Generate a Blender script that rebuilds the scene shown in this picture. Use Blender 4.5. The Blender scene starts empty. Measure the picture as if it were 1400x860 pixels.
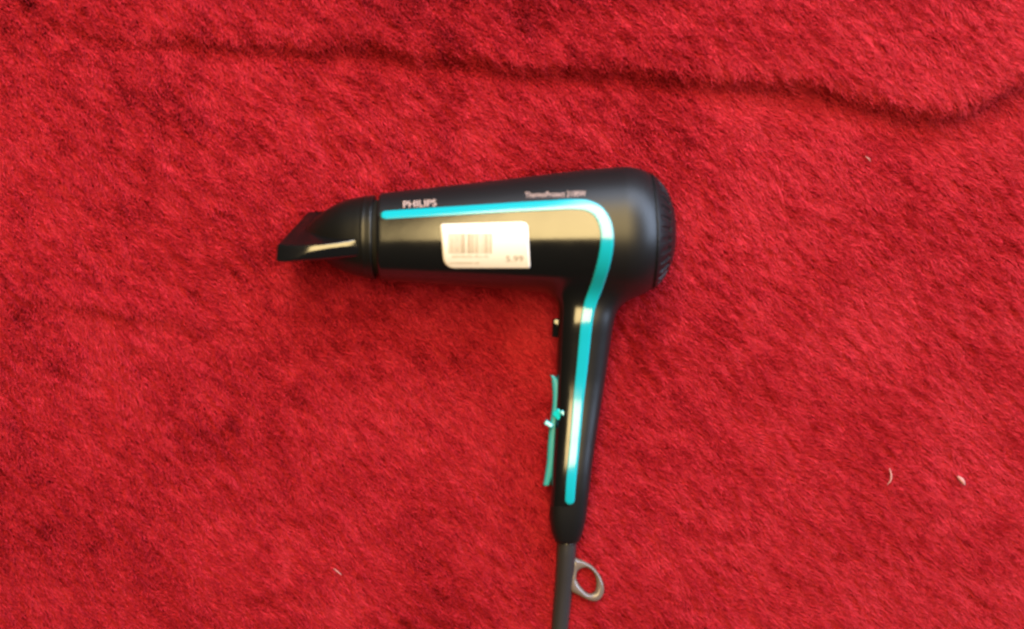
import bpy, bmesh, math
import numpy as np
from mathutils import Vector

rng = np.random.default_rng(7)
scene = bpy.context.scene
COL = scene.collection

# ---------------------------------------------------------------- units
# lengths are measured in "u" (0.45 mm); x to the right, y downwards on the
# blanket as seen from above, z up from the backing of the blanket
U = 0.00045
CX, CY = 700.0, 430.0
CAM_H = 1778.0          # camera height (0.80 m)
ZREF = 80.0             # height of the dryer's middle plane

def W(x, y, z):
    return np.stack([(np.asarray(x, float) - CX) * U, (CY - np.asarray(y, float)) * U,
                     np.asarray(z, float) * U + 0 * np.asarray(x, float)], -1)

# ---------------------------------------------------------------- camera
cam_d = bpy.data.cameras.new('camera')
cam = bpy.data.objects.new('camera', cam_d)
COL.objects.link(cam)
cam.location = (0, 0, CAM_H * U)
cam.rotation_euler = (0, 0, 0)
cam_d.sensor_width = 36.0
cam_d.lens = 36.0 * (CAM_H - ZREF) / 1400.0
cam_d.clip_start = 0.01
cam_d.clip_end = 50
cam_d.dof.use_dof = True
cam_d.dof.focus_distance = 0.90
cam_d.dof.aperture_fstop = 4.4
scene.camera = cam

# ---------------------------------------------------------------- light
world = bpy.data.worlds.new('World')
scene.world = world
world.use_nodes = True
bg = world.node_tree.nodes['Background']
bg.inputs['Color'].default_value = (0.80, 0.88, 1.0, 1)
bg.inputs['Strength'].default_value = 0.03

def area(name, loc, target, sx, sy, power, color):
    d = bpy.data.lights.new(name, 'AREA')
    d.shape = 'RECTANGLE'
    d.size, d.size_y = sx, sy
    d.energy = power
    d.color = color
    o = bpy.data.objects.new(name, d)
    COL.objects.link(o)
    o.location = loc
    o.rotation_euler = (Vector(target) - Vector(loc)).to_track_quat('-Z', 'Y').to_euler()
    return o

area('ceiling_lamp', (-0.11, 0.68, 1.70), (-0.11, 0.50, 0), 0.88, 2.13, 88, (1.0, 0.73, 0.32))
area('window_light', (1.45, 0.42, 0.90), (0.1, 0.1, 0), 1.5, 1.0, 62, (0.62, 0.76, 1.0))
area('window_light', (0.45, 1.15, 0.75), (0.15, 0.1, 0), 1.3, 0.8, 32, (0.66, 0.78, 1.0))

vs = scene.view_settings
vs.view_transform = 'Standard'
vs.look = 'None'
vs.exposure = 0.07
vs.gamma = 1.0
scene.cycles.use_denoising = True
scene.cycles.max_bounces = 8
scene.cycles.filter_width = 1.9

# ---------------------------------------------------------------- helpers
def material(name, color, rough=0.5, spec=0.5, coat=0.0, coat_rough=0.1, bump=0.0, bump_scale=900.0, vary=0.0):
    m = bpy.data.materials.new(name)
    m.use_nodes = True
    nt = m.node_tree
    b = nt.nodes['Principled BSDF']
    b.inputs['Base Color'].default_value = (*color, 1)
    b.inputs['Roughness'].default_value = rough
    b.inputs['Specular IOR Level'].default_value = spec
    b.inputs['Coat Weight'].default_value = coat
    b.inputs['Coat Roughness'].default_value = coat_rough
    tc = nt.nodes.new('ShaderNodeTexCoord')
    if bump > 0:
        n = nt.nodes.new('ShaderNodeTexNoise')
        n.inputs['Scale'].default_value = bump_scale
        n.inputs['Detail'].default_value = 3
        bp = nt.nodes.new('ShaderNodeBump')
        bp.inputs['Strength'].default_value = bump
        bp.inputs['Distance'].default_value = 0.0003
        nt.links.new(tc.outputs['Object'], n.inputs['Vector'])
        nt.links.new(n.outputs['Fac'], bp.inputs['Height'])
        nt.links.new(bp.outputs['Normal'], b.inputs['Normal'])
    if vary > 0:        # smudges: uneven gloss
        n2 = nt.nodes.new('ShaderNodeTexNoise')
        n2.inputs['Scale'].default_value = 45
        n2.inputs['Detail'].default_value = 5
        mr = nt.nodes.new('ShaderNodeMapRange')
        mr.inputs['From Min'].default_value = 0.3
        mr.inputs['From Max'].default_value = 0.7
        mr.inputs['To Min'].default_value = max(0.02, rough - vary)
        mr.inputs['To Max'].default_value = rough + vary
        nt.links.new(tc.outputs['Object'], n2.inputs['Vector'])
        nt.links.new(n2.outputs['Fac'], mr.inputs['Value'])
        nt.links.new(mr.outputs['Result'], b.inputs['Roughness'])
    return m

def mesh_obj(name, verts, faces, mat, parent=None, smooth=True, label=None):
    me = bpy.data.meshes.new(name)
    me.from_pydata([tuple(v) for v in np.asarray(verts, float)], [], [tuple(int(i) for i in f) for f in faces])
    if smooth:
        me.polygons.foreach_set('use_smooth', [True] * len(me.polygons))
    me.materials.append(mat)
    me.update()
    o = bpy.data.objects.new(name, me)
    COL.objects.link(o)
    o.parent = parent
    if label:
        o['label'] = label
    return o

def fix_normals(o):
    bm = bmesh.new()
    bm.from_mesh(o.data)
    bmesh.ops.recalc_face_normals(bm, faces=bm.faces)
    bm.to_mesh(o.data)
    bm.free()

def smin(a, b, k):
    h = np.clip(0.5 + 0.5 * (b - a) / k, 0, 1)
    return b + (a - b) * h - k * h * (1 - h)

def smax(a, b, k):
    return -smin(-a, -b, k)

def grad(f, x, y, z, e=0.4):
    gx = (f(x + e, y, z) - f(x - e, y, z)) / (2 * e)
    gy = (f(x, y + e, z) - f(x, y - e, z)) / (2 * e)
    gz = (f(x, y, z + e) - f(x, y, z - e)) / (2 * e)
    return gx, gy, gz

def surface_nets(f, lo, hi, h, newton=3):
    """quad mesh of the zero set of f inside a box; vertices in u."""
    ax = [np.arange(l, H + h, h) for l, H in zip(lo, hi)]
    X, Y, Z = np.meshgrid(*ax, indexing='ij')
    F = f(X, Y, Z)
    S = F < 0
    nx, ny, nz = F.shape
    cs = np.zeros((nx - 1, ny - 1, nz - 1), np.int16)
    for i in (0, 1):
        for j in (0, 1):
            for k in (0, 1):
                cs += S[i:nx - 1 + i, j:ny - 1 + j, k:nz - 1 + k]
    act = (cs > 0) & (cs < 8)
    idx = -np.ones(act.shape, int)
    ii, jj, kk = np.nonzero(act)
    idx[ii, jj, kk] = np.arange(len(ii))
    acc = np.zeros((len(ii), 3)); cnt = np.zeros(len(ii))
    for a in range(3):
        for p in (0, 1):
            for q in (0, 1):
                o0 = [0, 0, 0]; o1 = [0, 0, 0]
                b, c = [t for t in range(3) if t != a]
                o0[b] = o1[b] = p; o0[c] = o1[c] = q; o1[a] = 1
                f0 = F[ii + o0[0], jj + o0[1], kk + o0[2]]
                f1 = F[ii + o1[0], jj + o1[1], kk + o1[2]]
                m = (f0 < 0) != (f1 < 0)
                t = np.where(m, f0 / np.where(m, f0 - f1, 1), 0)
                P = np.stack([ii + o0[0], jj + o0[1], kk + o0[2]], -1).astype(float)
                P[:, a] += t
                acc += P * m[:, None]; cnt += m
    V = acc / cnt[:, None] * h + np.array(lo)
    for _ in range(newton):
        x, y, z = V.T
        g = np.stack(grad(f, x, y, z), -1)
        v = f(x, y, z)
        st = (v / np.maximum((g * g).sum(1), 0.05))[:, None] * g
        n = np.linalg.norm(st, axis=1, keepdims=True)
        V = V - st * np.minimum(1, h * 0.6 / np.maximum(n, 1e-9))
    quads = []
    for a in range(3):
        b, c = (a + 1) % 3, (a + 2) % 3
        sl0 = [slice(None)] * 3; sl1 = [slice(None)] * 3
        sl0[a] = slice(0, -1); sl1[a] = slice(1, None)
        s0, s1 = S[tuple(sl0)], S[tuple(sl1)]
        ch = np.argwhere(s0 != s1)
        ok = (ch[:, b] > 0) & (ch[:, c] > 0) & (ch[:, b] < F.shape[b] - 1) & (ch[:, c] < F.shape[c] - 1)
        ch = ch[ok]
        flip = s0[tuple(ch.T)]
        def cid(db, dc):
            q = ch.copy(); q[:, b] += db; q[:, c] += dc
            return idx[tuple(q.T)]
        Q = np.stack([cid(-1, -1), cid(0, -1), cid(0, 0), cid(-1, 0)], -1)
        Q = np.where(flip[:, None], Q, Q[:, ::-1])
        quads.append(Q)
    Q = np.concatenate(quads)
    Q = Q[:, ::-1]      # y is mirrored when going to the world frame
    return V, Q

def interp(y, xs, ys):
    """smooth (Catmull-Rom like) interpolation, monotone x"""
    xs = np.asarray(xs, float); ys = np.asarray(ys, float)
    m = np.gradient(ys, xs)
    y = np.clip(y, xs[0], xs[-1])
    i = np.clip(np.searchsorted(xs, y) - 1, 0, len(xs) - 2)
    h = xs[i + 1] - xs[i]
    t = (y - xs[i]) / h
    return ((2 * t**3 - 3 * t**2 + 1) * ys[i] + (t**3 - 2 * t**2 + t) * h * m[i]
            + (-2 * t**3 + 3 * t**2) * ys[i + 1] + (t**3 - t**2) * h * m[i + 1])

def at(px, py, z):
    """where a point seen at (px,py) over the middle plane stands when it is at height z"""
    k = (CAM_H - z) / (CAM_H - ZREF)
    return CX + (np.asarray(px, float) - CX) * k, CY + (np.asarray(py, float) - CY) * k

# ---------------------------------------------------------------- value noise
def make_noise(cell, seed):
    r = np.random.default_rng(seed)
    N = 256
    g = r.standard_normal((N, N))
    def n(x, y):
        u = np.asarray(x) / cell; v = np.asarray(y) / cell
        i = np.floor(u).astype(int); j = np.floor(v).astype(int)
        a = u - i; b = v - j
        a = a * a * (3 - 2 * a); b = b * b * (3 - 2 * b)
        i0, i1, j0, j1 = i % N, (i + 1) % N, j % N, (j + 1) % N
        return ((g[i0, j0] * (1 - a) + g[i1, j0] * a) * (1 - b)
                + (g[i0, j1] * (1 - a) + g[i1, j1] * a) * b)
    return n

# ================================================================ BLANKET
fold_x = [-900, 0, 90, 250, 450, 680, 900, 1050, 1150, 1220, 1290, 1345, 1400, 1500, 1700, 2300]
fold_y = [-73, 13, 27, 39, 55, 75, 89, 99, 111, 129, 142, 134, 109, 57, 7, -73]
n_und = make_noise(260, 1)
n_und2 = make_noise(90, 2)
n_und3 = make_noise(38, 3)

def crease_d(x, y):
    return interp(x, fold_x, fold_y) + 3 * n_und2(x * 1.3 + 77, y * 0 + 5) - y

def blanket_z(x, y):
    x = np.asarray(x, float); y = np.asarray(y, float)
    z = 9.0 + 3.2 * n_und(x, y) + 1.4 * n_und2(x, y) + 0.5 * n_und3(x, y)
    d = crease_d(x, y)                                                         # > 0 above the crease
    A = np.interp(x, [-300, 60, 250, 600, 1000, 1400, 1900], [0.5, 2, 8, 13, 16, 21, 15])
    up = 1 / (1 + np.exp(-np.clip(d, -300, 300) / 5.0))
    z = z + A * up * (1 + 0.65 * np.exp(-np.maximum(d, 0) / 75))
    wv = np.interp(x, [850, 1200], [15, 42])
    z = z - np.minimum(A, 34) * np.interp(x, [850, 1200], [0.2, 0.5]) * np.exp(-((d + wv * .7) / wv) ** 2)            # the pinched crease itself
    # soft crease running down from the fold, and a low ridge at the left
    xc = 398 + (y - 110) * 0.42
    z = z - 9.0 * np.exp(-((x - xc) / 13) ** 2) * np.exp(-((y - 165) / 55) ** 2)
    yr = 392 + x * 0.16
    z = z + 9.0 * np.exp(-((y - yr) / 15) ** 2) * np.exp(-((x - 150) / 190) ** 2)
    # the blanket bunches up a little under the handle's end
    z = z + 13 * np.exp(-((x - 779) / 75) ** 2) * np.exp(-((y - 690) / 135) ** 2)
    return z

def build_blanket():
    xs = np.concatenate([np.arange(-900, -60, 24), np.arange(-60, 1460, 5), np.arange(1460, 2301, 24)])
    ys = np.concatenate([np.arange(-800, -60, 24), np.arange(-60, 920, 5), np.arange(920, 1661, 24)])
    X, Y = np.meshgrid(xs, ys, indexing='ij')
    V = W(X, Y, blanket_z(X, Y)).reshape(-1, 3)
    nx, ny = X.shape
    I = np.arange(nx * ny).reshape(nx, ny)
    F = np.stack([I[:-1, :-1], I[:-1, 1:], I[1:, 1:], I[1:, :-1]], -1).reshape(-1, 4)
    m = material('red_backing', (0.14, 0.003, 0.006), 0.9, 0.1, bump=0.5, bump_scale=700)
    o = mesh_obj('blanket', V, F, m)
    o['kind'] = 'structure'
    o['label'] = 'red plush blanket with a long crease across its far side'
    return o

def pile_material():
    m = bpy.data.materials.new('red_plush_pile')
    m.use_nodes = True
    nt = m.node_tree
    b = nt.nodes['Principled BSDF']
    hi = nt.nodes.new('ShaderNodeHairInfo')
    cr = nt.nodes.new('ShaderNodeValToRGB')
    e = cr.color_ramp.elements
    e[0].position = 0.0; e[0].color = (0.235, 0.005, 0.012, 1)
    e[1].position = 1.0; e[1].color = (0.41, 0.015, 0.030, 1)
    nt.links.new(hi.outputs['Random'], cr.inputs['Fac'])
    nt.links.new(cr.outputs['Color'], b.inputs['Base Color'])
    b.inputs['Roughness'].default_value = 0.6
    b.inputs['Specular IOR Level'].default_value = 0.15
    return m

n_l1 = make_noise(150, 11); n_l2 = make_noise(55, 12); n_l3 = make_noise(20, 13); n_l4 = make_noise(6.5, 14)
n_a1 = make_noise(120, 15); n_a2 = make_noise(30, 16); n_a3 = make_noise(9, 17)

def build_pile(name, x0, x1, y0, y1, spacing, radius, hole=None, parent=None):
    gx = np.arange(x0, x1, spacing); gy = np.arange(y0, y1, spacing)
    X, Y = np.meshgrid(gx, gy, indexing='ij')
    X = X.ravel() + rng.uniform(-.6, .6, X.size) * spacing
    Y = Y.ravel() + rng.uniform(-.6, .6, Y.size) * spacing
    if hole:
        k = ~((X > hole[0]) & (X < hole[1]) & (Y > hole[2]) & (Y < hole[3]))
        X, Y = X[k], Y[k]
    n = len(X)
    # streak space: along the nap (down-right) and across it
    a = (X + Y) * 0.7071; c = (X - Y) * 0.7071
    lean = (1.02 + 0.16 * n_l1(X, Y) + 0.09 * n_l2(X, Y) + 0.07 * n_l3(a * 0.7, c)
            + 0.17 * n_l4(a * 0.30, c) + 0.16 * rng.standard_normal(n))
    ang = (np.radians(54 - 18 * np.clip(Y / 860, -0.3, 1.3)) + 0.12 * n_a1(X, Y) + 0.12 * n_a2(X, Y) + 0.12 * n_a3(a * 0.4, c)
           + 0.18 * rng.standard_normal(n))
    lean = np.clip(lean, 0.45, 1.45)
    L = 15.0 * (1 + 0.16 * n_l4(a * 0.38 + 900, c + 300) + 0.08 * n_l3(X + 500, Y) + 0.10 * rng.standard_normal(n)).clip(0.6, 1.5)
    d = crease_d(X, Y)
    L = L * (1 - 0.35 * np.exp(-((d + 9) / 13.0) ** 2) * np.clip(X / 200, 0, 1))
    dx, dy = np.cos(ang), np.sin(ang)
    z0 = blanket_z(X, Y)
    # three points per fibre: root, middle, tip; it bends over towards the nap
    s1, c1 = np.sin(lean * 0.55), np.cos(lean * 0.55)
    s2, c2 = np.sin(lean), np.cos(lean)
    P0 = W(X, Y, z0 - 0.5)
    x1_, y1_, z1_ = X + dx * s1 * L * .5, Y + dy * s1 * L * .5, z0 + c1 * L * .5
    P1 = W(x1_, y1_, z1_)
    P2 = W(x1_ + dx * s2 * L * .5, y1_ + dy * s2 * L * .5, z1_ + c2 * L * .5)
    P = np.stack([P0, P1, P2], 1).reshape(-1, 3).astype(np.float32)
    cd = bpy.data.hair_curves.new(name)
    cd.add_curves([3] * n)
    cd.attributes['position'].data.foreach_set('vector', P.ravel()) if 'position' in cd.attributes else cd.points.foreach_set('position', P.ravel())
    r = np.tile(np.array([1.0, 0.95, 0.45]) * radius * U, n).astype(np.float32)
    ra = cd.attributes.get('radius') or cd.attributes.new('radius', 'FLOAT', 'POINT')
    ra.data.foreach_set('value', r)
    cd.materials.append(PILE)
    o = bpy.data.objects.new(name, cd)
    COL.objects.link(o)
    o.parent = parent
    o['kind'] = 'stuff'
    return o

blanket = build_blanket()
PILE = pile_material()
build_pile('plush_pile', -80, 1480, -90, 950, 1.75, 0.62, parent=blanket)
build_pile('plush_pile', -500, 1900, -500, 1360, 4.2, 1.5, hole=(-80, 1480, -90, 950), parent=blanket)

# ================================================================ DRYER
M_SHELL = material('soft_touch_black', (0.005, 0.005, 0.006), 0.40, 0.34, bump=0.03, bump_scale=2500)
M_PANEL = material('gloss_black', (0.004, 0.004, 0.004), 0.18, 0.8, vary=0.03)
M_NOZZLE = material('nozzle_black', (0.004, 0.004, 0.0045), 0.14, 0.8, vary=0.04)
M_COLLAR = material('collar_black', (0.004, 0.004, 0.004), 0.33, 0.4, bump=0.03, bump_scale=2500)
M_GRILLE = material('grille_black', (0.004, 0.004, 0.005), 0.42, 0.25)
M_DARK = material('inner_black', (0.004, 0.004, 0.004), 0.7, 0.2)
M_TEAL = material('teal_plastic', (0.005, 0.27, 0.355), 0.14, 0.8)
M_SWITCH = material('teal_switch', (0.004, 0.42, 0.52), 0.32, 0.5)
M_SWITCH_PLATE = material('switch_plate', (0.025, 0.25, 0.315), 0.30, 0.5)
M_SLEEVE = material('grey_rubber', (0.022, 0.020, 0.022), 0.26, 0.5)
M_LOOP = material('taupe_plastic', (0.10, 0.075, 0.063), 0.18, 0.5)
M_STICKER = material('sticker_paper', (0.62, 0.58, 0.56), 0.45, 0.4)
M_INK = material('washed_out_ink', (0.27, 0.22, 0.18), 0.6, 0.3)  # dark ink painted pale, standing in for overexposure and blur
M_PRINT = material('grey_print', (0.34, 0.25, 0.25), 0.5, 0.3)

AX_X = [500, 700, 850, 930]
AX_Y = [324.5, 320.5, 318.0, 318.5]
RA_X = [500, 520, 600, 700, 800, 850]
RA_R = [58.5, 60.0, 67.0, 76.0, 85.5, 89.0]

def axis_y(x): return interp(x, AX_X, AX_Y)
def axis_z(x): return np.interp(x, [380, 520, 850, 930], [74, 76, 84, 85])

def barrel(x, y, z, p=2.25):
    R = interp(x, RA_X, RA_R)
    r = np.sqrt((y - axis_y(x)) ** 2 + ((z - axis_z(x))) ** 2)
    q = (np.maximum(x - 850, 0) / 71.0) ** p + (r / R) ** p
    return R * (np.maximum(q, 1e-9) ** (1 / p) - 1)

HY = [300, 360, 400, 415, 440, 470, 500, 522, 540, 600, 650, 668, 690, 715, 730, 742]
HX = [826, 818, 808, 804.5, 800.5, 797.5, 795, 793, 791.5, 785.5, 781, 779.5, 777.5, 776, 775.5, 775]
HW = [44, 44, 42, 40.5, 38.5, 36.5, 35, 33.7, 32.5, 29, 27, 26.6, 26, 24, 20.5, 16]
HT = [114, 114, 114, 114.6, 114.2, 108, 101.5, 97.4, 95.6, 94.6, 93.6, 91, 85.5, 77, 70, 63]   # height of the handle's upper side
HZ = list(np.array(HT) - 0.92 * np.array(HW))
_hx, _hy = at(HX, HY, np.array(HZ))

def handle(x, y, z):
    cx = interp(y, _hy, _hx); w = interp(y, _hy, HW); cz = interp(y, _hy, HZ)
    e = 3.0
    d = ((np.abs(x - cx) / w) ** e + (np.abs(z - cz) / (w * 0.92)) ** e) ** (1 / e)
    f = (d - 1) * w * 0.95
    f = smax(f, y - _hy[-1], 5)
    return smax(f, 318 - y, 4)

def body(x, y, z):
    f = smin(barrel(x, y, z), handle(x, y, z), 30)
    f = smax(f, 520 - x, 3)
    return f

def top_z(f, x, y, zhi=230., zlo=0.):
    x = np.asarray(x, float); y = np.asarray(y, float)
    z = np.full(x.shape, zhi); done = np.zeros(x.shape, bool); zt = np.full(x.shape, zlo)
    for zz in np.arange(zhi, zlo, -2.0):
        inside = (f(x, y, np.full(x.shape, zz)) < 0) & ~done
        zt[inside] = zz; done |= inside
    lo, hi = zt, zt + 2.0
    for _ in range(14):
        m = (lo + hi) / 2
        s = f(x, y, m) < 0
        lo = np.where(s, m, lo); hi = np.where(s, hi, m)
    return (lo + hi) / 2

def on_top(px, py, off, f=None):
    """points that lie on the upper surface of the dryer where they are seen at px,py"""
    f = f or body
    px = np.asarray(px, float); py = np.asarray(py, float)
    z = np.full(px.shape, 140.0)
    for _ in range(6):
        x, y = at(px, py, z)
        z = top_z(f, x, y)
    x, y = at(px, py, z)
    g = np.stack(grad(f, x, y, z), -1)
    g /= np.linalg.norm(g, axis=-1, keepdims=True)
    return x + g[..., 0] * off, y + g[..., 1] * off, z + g[..., 2] * off

dryer = bpy.data.objects.new('hair_dryer', None)
COL.objects.link(dryer)
dryer.location = (0, 0, 0)
dryer['label'] = 'black hair dryer with teal stripe and white barcode sticker lying on the red blanket'
dryer['category'] = 'hair dryer'

# ---- teal stripe path (centre line, half width)
SP = np.array([(521, 294.5), (560, 292), (600, 289.6), (650, 286.6), (700, 283.6), (750, 281), (785, 279.6),
               (802, 281), (815, 287), (824, 298), (829, 313), (830, 330), (827.5, 350), (822, 372), (814.5, 395), (808, 412),
               (803.5, 430), (801, 450), (798.5, 475), (795.5, 505), (791.5, 540), (788, 580), (784.5, 620), (781, 655), (778.5, 690)])
SWD = np.array([5.6, 5.7, 5.9, 6.1, 6.4, 6.7, 6.9, 7.4, 8.0, 8.6, 8.9, 9.0, 9.0, 8.9, 8.6, 8.4, 8.2, 8.0, 7.8, 7.6, 7.3, 7.0, 6.9, 6.8, 6.4])

def resample(P, w, n):
    s = np.concatenate([[0], np.cumsum(np.linalg.norm(np.diff(P, axis=0), axis=1))])
    t = np.linspace(0, s[-1], n)
    Q = np.stack([interp(t, s, P[:, 0]), interp(t, s, P[:, 1])], -1)
    return Q, np.interp(t, s, w), t

def build_stripe():
    Q, w, t = resample(SP, SWD, 240)
    T = np.gradient(Q, axis=0); T /= np.linalg.norm(T, axis=1, keepdims=True)
    N = np.stack([-T[:, 1], T[:, 0]], -1)
    # rounded far end, slanted near end
    end = t[-1] - t
    k = np.where(end < 6, np.sqrt(np.maximum(1 - ((6 - end) / 6) ** 2, 0.04)), 1)
    k = np.where(t < 5, 0.55 + 0.45 * t / 5, k)
    w = w * k
    prof = [(-1.0, -1.2), (-1.0, 0.55), (-0.86, 0.85), (-0.5, 0.9), (0, 0.9), (0.5, 0.9), (0.86, 0.85), (1.0, 0.55), (1.0, -1.2)]
    rows = []
    for s, off in prof:
        p = Q + N * (w * s)[:, None]
        x, y, z = on_top(p[:, 0], p[:, 1], 0.0)
        g = np.stack(grad(body, x, y, z), -1); g /= np.linalg.norm(g, axis=-1, keepdims=True)
        rows.append(W(x + g[:, 0] * off, y + g[:, 1] * off, z + g[:, 2] * off))
    V = np.stack(rows, 1)
    n, m = V.shape[:2]
    I = np.arange(n * m).reshape(n, m)
    F = np.stack([I[:-1, :-1], I[1:, :-1], I[1:, 1:], I[:-1, 1:]], -1).reshape(-1, 4)
    F = [tuple(f) for f in F] + [tuple(I[0]), tuple(I[-1][::-1])]
    o = mesh_obj('stripe', V.reshape(-1, 3), F, M_TEAL, dryer, label='bright teal inlaid stripe')
    fix_normals(o)
    return o

# ---- shell split along the stripe: soft shell outside it, glossy panel inside it
V, Q = surface_nets(body, (505, 215, -14), (930, 750, 182), 2.6)
cen = V[Q].mean(1)
k = (CAM_H - ZREF) / (CAM_H - cen[:, 2])
px = CX + (cen[:, 0] - CX) * k; py = CY + (cen[:, 1] - CY) * k
SQ, _, _ = resample(SP, SWD, 200)
poly = np.concatenate([[(480, 296.5)], SQ, [(778.5, 692), (700, 692), (480, 692)]])
inside = np.zeros(len(px), bool)
for (xa, ya), (xb, yb) in zip(poly, np.roll(poly, -1, axis=0)):
    c = ((ya > py) != (yb > py)) & (px < (xb - xa) * (py - ya) / (yb - ya + 1e-12) + xa)
    inside ^= c
inside &= (cen[:, 2] > np.where(cen[:, 1] < 420, axis_z(cen[:, 0]), interp(cen[:, 1], _hy, HZ)) - 24)
def part_from(name, V, Q, mat):
    u, inv = np.unique(Q, return_inverse=True)
    return mesh_obj(name, W(*V[u].T), inv.reshape(Q.shape), mat, dryer)
part_from('shell', V, Q[~inside], M_SHELL)
part_from('side_panel', V, Q[inside], M_PANEL)
build_stripe()

# ---- air intake grille at the back: raised ring with slots between its bars
def grille(x, y, z):
    b = barrel(x, y, z)
    f = np.abs(b + 0.6) - 2.6                          # skin 2 u proud of the shell
    f = np.maximum(f, 889 + 0.02 * (y - 318) - x)
    ang = np.arctan2(y - axis_y(x), z - axis_z(x))
    seg = ang / (2 * math.pi / 30)
    tt = np.abs(seg - np.round(seg)) * (2 * math.pi / 30) * np.sqrt((y - axis_y(x)) ** 2 + (z - axis_z(x)) ** 2)
    slot = np.maximum(np.maximum(tt - 2.6, np.abs(x - 902) - 6.5), -b - 2.0)
    f = smax(f, -slot, 1.0)
    return f
V, Q = surface_nets(grille, (884, 220, -8), (930, 418, 182), 1.6)
part_from('intake_grille', V, Q, M_GRILLE)

# ---- concentrator nozzle: collar, cone and a flat blade turned steeply about the barrel's axis
TH = math.radians(64)
def nozzle(x, y, z, what):
    yc = np.interp(x, [370, 440, 520], [318, 322, 324.5]); zc = axis_z(x)
    r = np.sqrt((y - yc) ** 2 + (z - zc) ** 2)
    R = interp(x, [415, 428, 445, 465, 490, 513], [6, 21, 35, 46.5, 54, 58])
    cone = (r - R) * 0.75
    cone = np.maximum(np.maximum(cone, 420 - x), x - 513)
    collar = np.maximum(np.abs(r - 52) - 4.5, np.abs(x - 506) - 7)
    # blade frame: v along its width (towards the eye and down), n across
    yb = np.interp(x, [380, 500], [324, 318])
    dy, dz = y - yb, z - zc
    v = dy * math.cos(TH) + dz * math.sin(TH)
    n = -dy * math.sin(TH) + dz * math.cos(TH)
    half = np.interp(x, [385, 440, 500, 520], [69, 66, 57, 50])
    thick = np.interp(x, [385, 440, 500], [10.5, 11.5, 13.0])
    rr = 7.5
    ex = np.maximum(384 + 0.21 * (66 - v) - x, x - 499)
    qx = np.abs(v) - half + rr; qn = np.abs(n) - thick + rr; qe = ex + 3
    blade = np.sqrt(np.maximum(qx, 0) ** 2 + np.maximum(qn, 0) ** 2) + np.minimum(np.maximum(qx, qn), 0) - rr
    blade = smax(blade, ex, 3)
    blade = smax(blade, z - (zc + 61 - (x - 437) ** 2 / np.where(x < 437, 240, 430)), 2)     # its upper edge is planed off, slightly crowned
    if what == 'collar':
        return np.minimum(cone, collar)
    f = blade
    mouth = np.maximum(np.maximum(np.abs(v + 6) - half + 18, np.abs(n) - thick + 6), x - 425)
    return smax(f, -mouth, 1.0)
V, Q = surface_nets(lambda x, y, z: nozzle(x, y, z, 'blade'), (368, 230, -4), (518, 400, 150), 1.8)
part_from('nozzle', V, Q, M_NOZZLE)
V, Q = surface_nets(lambda x, y, z: nozzle(x, y, z, 'collar'), (400, 230, -4), (520, 400, 150), 1.8)
part_from('nozzle_collar', V, Q, M_COLLAR)

# dark throat between nozzle collar and barrel
def ring_tube(name, x0, x1, r0, r1, mat, n=48):
    a = np.linspace(0, 2 * math.pi, n, endpoint=False)
    rows = []
    for x, r in ((x0, r0), (x1, r1)):
        rows.append(W(np.full(n, x), axis_y(np.full(n, x)) + r * np.cos(a), axis_z(x) + r * np.sin(a)))
    V = np.concatenate(rows)
    F = [(i, (i + 1) % n, n + (i + 1) % n, n + i) for i in range(n)]
    F += [tuple(range(n)), tuple(range(n, 2 * n))[::-1]]
    o = mesh_obj(name, V, F, mat, dryer, smooth=False)
    fix_normals(o)
    return o
ring_tube('throat', 505, 530, 51, 51, M_DARK)

# ---- sticker with its print
def sticker_pt(s, t):
    """s along, t down, both 0..1 -> place in the view over the middle plane"""
    TL, TR, BR, BL = map(np.array, ((602.0, 306.5), (721.5, 303.0), (725.0, 366.5), (607.0, 366.5)))
    s = np.asarray(s, float)[..., None]; t = np.asarray(t, float)[..., None]
    return (TL * (1 - s) + TR * s) * (1 - t) + (BL * (1 - s) + BR * s) * t

def build_sticker():
    Lw, Lh = 119., 62.
    def inset(t):
        out = []
        for (rt, rb) in ((3., 14.), (8., 2.5)):
            i = np.zeros_like(t)
            d = t * Lh; m = d < rt; i[m] = rt - np.sqrt(rt**2 - (rt - d[m])**2)
            d = (1 - t) * Lh; m = d < rb; i[m] = rb - np.sqrt(rb**2 - (rb - d[m])**2)
            out.append(i / Lw)
        return out
    t = np.concatenate([np.linspace(0, 0.12, 9), np.linspace(0.16, 0.74, 14), np.linspace(0.77, 1, 12)])
    li, ri = inset(t)
    m = 40
    S = li[:, None] + (1 - ri - li)[:, None] * np.linspace(0, 1, m)[None]
    T = np.repeat(t[:, None], m, 1)
    P = sticker_pt(S, T)
    top = W(*on_top(P[..., 0], P[..., 1], 0.75)); n = len(t)
    bot = W(*on_top(P[..., 0], P[..., 1], -0.3))
    I = np.arange(n * m).reshape(n, m)
    F = [tuple(f) for f in np.stack([I[:-1, :-1], I[1:, :-1], I[1:, 1:], I[:-1, 1:]], -1).reshape(-1, 4)]
    loop = list(I[0]) + list(I[1:, -1]) + list(I[-1, ::-1][1:]) + list(I[::-1, 0][1:-1])
    off = n * m
    V = np.concatenate([top.reshape(-1, 3), bot.reshape(-1, 3)])
    for a, b in zip(loop, loop[1:] + loop[:1]):
        F.append((a, b, b + off, a + off))
    o = mesh_obj('sticker', V, F, M_STICKER, dryer, label='white barcode price sticker')
    fix_normals(o)
    return o
sticker = build_sticker()

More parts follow.
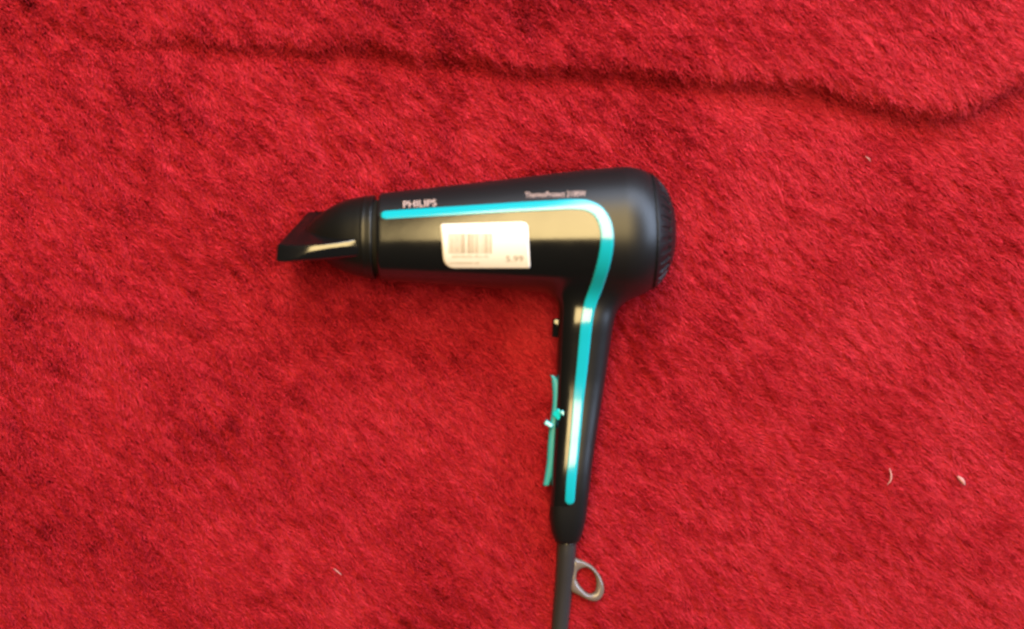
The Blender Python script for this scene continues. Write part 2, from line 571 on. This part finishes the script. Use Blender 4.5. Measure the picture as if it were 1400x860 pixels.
def build_barcode():
    r = np.random.default_rng(5)
    V, F = [], []
    x = 613.5
    while x < 672.5:
        w = r.choice([0.5, 0.8, 1.2, 1.7], p=[.35, .3, .2, .15])
        g = r.choice([0.5, 0.8, 1.3], p=[.45, .35, .2])
        ys = np.linspace(319.5, 346.5, 8)
        b = len(V)
        for yy in ys:
            for xx in (x, x + w):
                V.append((xx, yy))
        for i in range(7):
            F.append((b + 2 * i, b + 2 * i + 2, b + 2 * i + 3, b + 2 * i + 1))
        x += w + g
    V = np.array(V)
    o = mesh_obj('barcode', W(*on_top(V[:, 0], V[:, 1], 0.95)), F, M_INK, sticker, smooth=False)
    fix_normals(o)
build_barcode()

def lettering(name, text, x0, y0, x1, y1, cap, mat, parent, off, bold=0.0):
    """flat print laid on the dryer: baseline from (x0,y0) to (x1,y1), capital height cap"""
    cu = bpy.data.curves.new(name, 'FONT')
    cu.body = text
    cu.offset = bold
    cu.resolution_u = 3
    tmp = bpy.data.objects.new(name + '_tmp', cu)
    COL.objects.link(tmp)
    dg = bpy.context.evaluated_depsgraph_get()
    me = bpy.data.meshes.new_from_object(tmp.evaluated_get(dg))
    bpy.data.objects.remove(tmp)
    bm = bmesh.new(); bm.from_mesh(me)
    bmesh.ops.triangulate(bm, faces=bm.faces)
    bmesh.ops.subdivide_edges(bm, edges=[e for e in bm.edges if e.calc_length() > 0.25], cuts=1)
    bmesh.ops.triangulate(bm, faces=bm.faces)
    V = np.array([v.co[:] for v in bm.verts]); F = [[v.index for v in f.verts] for f in bm.faces]
    bm.free()
    wdt = V[:, 0].max() - V[:, 0].min()
    s = (V[:, 0] - V[:, 0].min()) / wdt
    d = np.array([x1 - x0, y1 - y0]); nrm = np.array([d[1], -d[0]]) / np.linalg.norm(d)
    P = np.array([x0, y0]) + s[:, None] * d + (V[:, 1] / 0.70 * cap)[:, None] * nrm
    o = mesh_obj(name, W(*on_top(P[:, 0], P[:, 1], off)), F, mat, parent, smooth=False)
    bm = bmesh.new(); bm.from_mesh(o.data)
    for f in bm.faces:
        if f.normal.z < 0: f.normal_flip()
    bm.to_mesh(o.data); bm.free()
    return o
lettering('lettering', 'PHILIPS', 551.5, 284.2, 597, 281.6, 9.0, M_PRINT, dryer, 0.35, 0.012)
lettering('lettering', 'ThermoProtect 2100W', 718, 270.2, 801, 268.2, 7.4, M_PRINT, dryer, 0.35, 0.004)
lettering('print', '5.99', 692, 357.5, 716, 357.0, 8.0, M_INK, sticker, 0.95, 0.01)

def print_dashes(x0, x1, y, h, slope, seed):
    """fine print too small to read: a row of short strokes"""
    r = np.random.default_rng(seed)
    V, F = [], []
    x = x0
    while x < x1:
        w = r.uniform(0.5, 0.9); hh = h * r.uniform(0.6, 1.0)
        b = len(V); yy = y + slope * (x - x0)
        V += [(x, yy), (x, yy - hh), (x + w, yy - hh), (x + w, yy)]
        F.append((b, b + 1, b + 2, b + 3))
        x += w + (r.uniform(0.8, 1.3) if r.random() > 0.18 else 3.2)
    V = np.array(V)
    o = mesh_obj('print', W(*on_top(V[:, 0], V[:, 1], 0.95)), F, M_INK, sticker, smooth=False)
    fix_normals(o)
print_dashes(611, 713, 315.2, 3.4, -0.026, 1)
print_dashes(618, 668, 352.0, 3.4, -0.006, 2)
print_dashes(614, 655, 360.5, 2.6, -0.006, 3)

# ---- boxes with rounded edges, tubes
def rounded_box(name, cx, cy, cz, sx, sy, sz, r, mat, parent, rotz=0.0, h=None, cut=None):
    ca, sa = math.cos(rotz), math.sin(rotz)
    def f(x, y, z):
        dx, dy = x - cx, y - cy
        a = np.abs(dx * ca + dy * sa) - sx + r; b = np.abs(-dx * sa + dy * ca) - sy + r; c = np.abs(z - cz) - sz + r
        d = np.sqrt(np.maximum(a, 0)**2 + np.maximum(b, 0)**2 + np.maximum(c, 0)**2) + np.minimum(np.maximum(np.maximum(a, b), c), 0) - r
        return smax(d, cut(x, y, z), 1.0) if cut else d
    m = max(sx, sy) * 1.3 + 3
    V, Q = surface_nets(f, (cx - m, cy - m, cz - sz - 3), (cx + m, cy + m, cz + sz + 3), h or max(0.7, min(sx, sy, sz) / 5))
    u, inv = np.unique(Q, return_inverse=True)
    return mesh_obj(name, W(*V[u].T), inv.reshape(Q.shape), mat, parent)

def tube(name, P, R, mat, parent, n=20, squash=1.0):
    """P in u, one radius per point"""
    P = np.asarray(P, float); N = len(P)
    T = np.gradient(P, axis=0); T /= np.linalg.norm(T, axis=1, keepdims=True)
    A = np.cross(T, np.array([0, 0, 1.0])); A /= np.linalg.norm(A, axis=1, keepdims=True)
    B = np.cross(A, T)
    a = np.linspace(0, 2 * math.pi, n, endpoint=False)
    V = P[:, None] + np.asarray(R)[:, None, None] * (np.cos(a)[None, :, None] * A[:, None] + squash * np.sin(a)[None, :, None] * B[:, None])
    I = np.arange(N * n).reshape(N, n); J = np.roll(I, -1, 1)
    F = [tuple(f) for f in np.stack([I[:-1], J[:-1], J[1:], I[1:]], -1).reshape(-1, 4)] + [tuple(I[0]), tuple(I[-1][::-1])]
    o = mesh_obj(name, W(*V.reshape(-1, 3).T), F, mat, parent)
    fix_normals(o)
    return o

# cool-shot button on the inner side of the handle
bx, by = at(766, 447, 84)
rounded_box('cool_button', bx, by + 2, 78, 11, 13, 14, 2.5, M_NOZZLE, dryer, 0.05, cut=lambda x, y, z: z - (91 - 0.45 * np.maximum(y - by + 0 - 0.5 * (x - bx), 0) - 0.5 * np.maximum(by - 10 - y + 0.5 * (x - bx), 0)))

# switch: a curved plate along the inner side of the handle, with its slider
def build_switch():
    sp = np.array([(754, 513), (758, 517), (761, 525), (762, 540), (761.5, 556), (759.5, 570), (757, 585), (755, 610), (753.5, 635), (751.5, 645), (748.5, 658), (746.5, 665)])
    s = np.concatenate([[0], np.cumsum(np.linalg.norm(np.diff(sp, axis=0), axis=1))])
    t = np.linspace(0, s[-1], 60)
    C = np.stack([np.interp(t, s, sp[:, 0]), np.interp(t, s, sp[:, 1])], -1)
    C = (np.concatenate([C[:1], C[:-1]]) + C + np.concatenate([C[1:], C[-1:]])) / 3
    zc = np.interp(C[:, 1], [510, 670], [74, 58])
    w = np.interp(t, [0, 14, s[-1] - 25, s[-1]], [2.4, 6.4, 6.2, 4.4])
    prof = []
    for a in np.linspace(0, 2 * math.pi, 20, endpoint=False):
        ca, sa = math.cos(a), math.sin(a)
        prof.append((math.copysign(abs(ca) ** 0.5, ca), math.copysign(abs(sa) ** 0.5, sa)))
    rows = []
    for (u_, v_) in prof:
        z = zc + v_ * 11
        x, y = at(C[:, 0], C[:, 1], z * 0 + zc + 11)
        rows.append(W(x + u_ * w, y, z))
    V = np.stack(rows, 1); N, n = V.shape[:2]
    I = np.arange(N * n).reshape(N, n); J = np.roll(I, -1, 1)
    F = [tuple(f) for f in np.stack([I[:-1], J[:-1], J[1:], I[1:]], -1).reshape(-1, 4)] + [tuple(I[0]), tuple(I[-1][::-1])]
    o = mesh_obj('switch', V.reshape(-1, 3), F, M_SWITCH_PLATE, dryer, label='pale teal slide switch')
    fix_normals(o)
    x, y = at(763.5, 567, 90)
    rounded_box('slider', x, y, 78, 6.4, 6.4, 12, 3.0, M_SWITCH, o, math.radians(45), cut=lambda X, Y, Z: Z - (88 + 0.5 * (X - x)))
    x, y = at(770.5, 565.5, 90)  # two blocks added as the slider's glints; flat glossy tops catch the lamp
    rounded_box('slider_glint', x, y, 80, 5.0, 2.8, 12, 0.8, M_TEAL, o, 0.75)
    x, y = at(750.5, 580, 86)
    rounded_box('slider_glint', x, y, 74, 6.0, 3.2, 12, 0.8, M_TEAL, o, 0.55)
    return o
build_switch()

# cord sleeve, and the cord going off below the picture
def build_cord():
    cp = np.array([(775, 736, 47), (774.5, 750, 46), (773, 775, 42), (771, 800, 37), (768, 830, 32), (765, 860, 28), (760, 900, 24),
                   (752, 960, 20), (742, 1030, 19), (736, 1110, 19), (744, 1190, 19), (770, 1260, 19)])
    s = np.concatenate([[0], np.cumsum(np.linalg.norm(np.diff(cp, axis=0), axis=1))])
    t = np.linspace(0, s[-1], 90)
    x, y, z = [interp(t, s, cp[:, i]) for i in range(3)]
    x, y = at(x, y, z)
    R = np.interp(t, [0, 8, 130, 170, 600], [13.8, 13.6, 12, 8.5, 8.0])
    return tube('power_cord', np.stack([x, y, z], -1), R, M_SLEEVE, dryer)
build_cord()

# hanging loop beside the cord
def build_loop():
    # outer and inner outline, clockwise from the upper lug
    OUT = np.array([(783, 762), (791, 764), (800, 767.5), (809, 773), (817, 781.5), (823, 792), (826, 804), (824, 814), (818, 820.5), (810, 821.5), (802, 819), (793, 814.5), (785, 810.5), (780, 807), (779, 795), (781, 778)])
    INN = np.array([(788, 779), (793, 775), (800, 773), (806, 775), (811.5, 780), (815, 787), (816.5, 796), (816, 805), (814, 811), (808, 814), (802, 812.5), (796, 807), (791, 801), (788, 796), (786, 791), (786, 785)])
    INN = (INN - (803, 793)) * 0.88 + (803, 793)
    def closed(P, n):
        Q = np.concatenate([P[-3:], P, P[:3]]); t = np.arange(-3, len(P) + 3)
        u = np.linspace(0, len(P), n, endpoint=False)
        return interp(u, t, Q[:, 0]), interp(u, t, Q[:, 1])
    (ox, oy), (ix, iy) = closed(OUT, 80), closed(INN, 80)
    zc = 36 + (ox - 801) * -0.12
    prof = []
    for k in np.linspace(0, 2 * math.pi, 12, endpoint=False):
        c, s_ = math.cos(k), math.sin(k)
        q = 0.5 + 0.5 * math.copysign(abs(c) ** 0.7, c)
        px, py = ix * (1 - q) + ox * q, iy * (1 - q) + oy * q
        z = zc + 7.5 * math.copysign(abs(s_) ** 0.7, s_)
        x, y = at(px, py, zc)
        prof.append(W(x, y, z))
    V = np.stack(prof, 1); N, n = V.shape[:2]
    I = np.arange(N * n).reshape(N, n); J = np.roll(I, -1, 1); K = np.roll(I, -1, 0); L_ = np.roll(K, -1, 1)
    F = np.stack([I, J, L_, K], -1).reshape(-1, 4)
    o = mesh_obj('hanging_loop', V.reshape(-1, 3), F, M_LOOP, dryer, label='taupe plastic hanging loop')
    fix_normals(o)
build_loop()

# ================================================================ specks on the blanket
M_LINT = material('pale_lint', (0.36, 0.16, 0.15), 0.8, 0.2)
def lint(name, pts, r, label, cat):
    P = np.array(pts, float)
    s = np.concatenate([[0], np.cumsum(np.linalg.norm(np.diff(P, axis=0), axis=1))])
    t = np.linspace(0, s[-1], 14)
    x, y = interp(t, s, P[:, 0]), interp(t, s, P[:, 1])
    bz = blanket_z(x, y) + 15
    x, y = at(x, y, bz)
    o = tube(name, np.stack([x, y, bz + np.sin(np.linspace(0, 3.1, 14)) * 1.5], -1), r * np.sin(np.linspace(0.35, 2.8, 14)), M_LINT, None, 8)
    o['label'] = label; o['category'] = cat
lint('lint_speck', [(1309, 651), (1314, 656), (1319, 663)], 3.2, 'pale round lint speck at the far right of the blanket', 'lint')
lint('lint_curl', [(1216, 640), (1218, 650), (1217, 657), (1213, 663)], 1.3, 'faint curled thread left of the pale lint speck', 'lint')
lint('loose_thread', [(456, 777), (460, 780), (467, 786)], 0.9, 'short straw coloured thread on the blanket left of the cord', 'thread')
lint('lint_fleck', [(1183, 214), (1187, 217), (1190, 221)], 1.0, 'tiny pale fleck below the right end of the crease', 'lint')
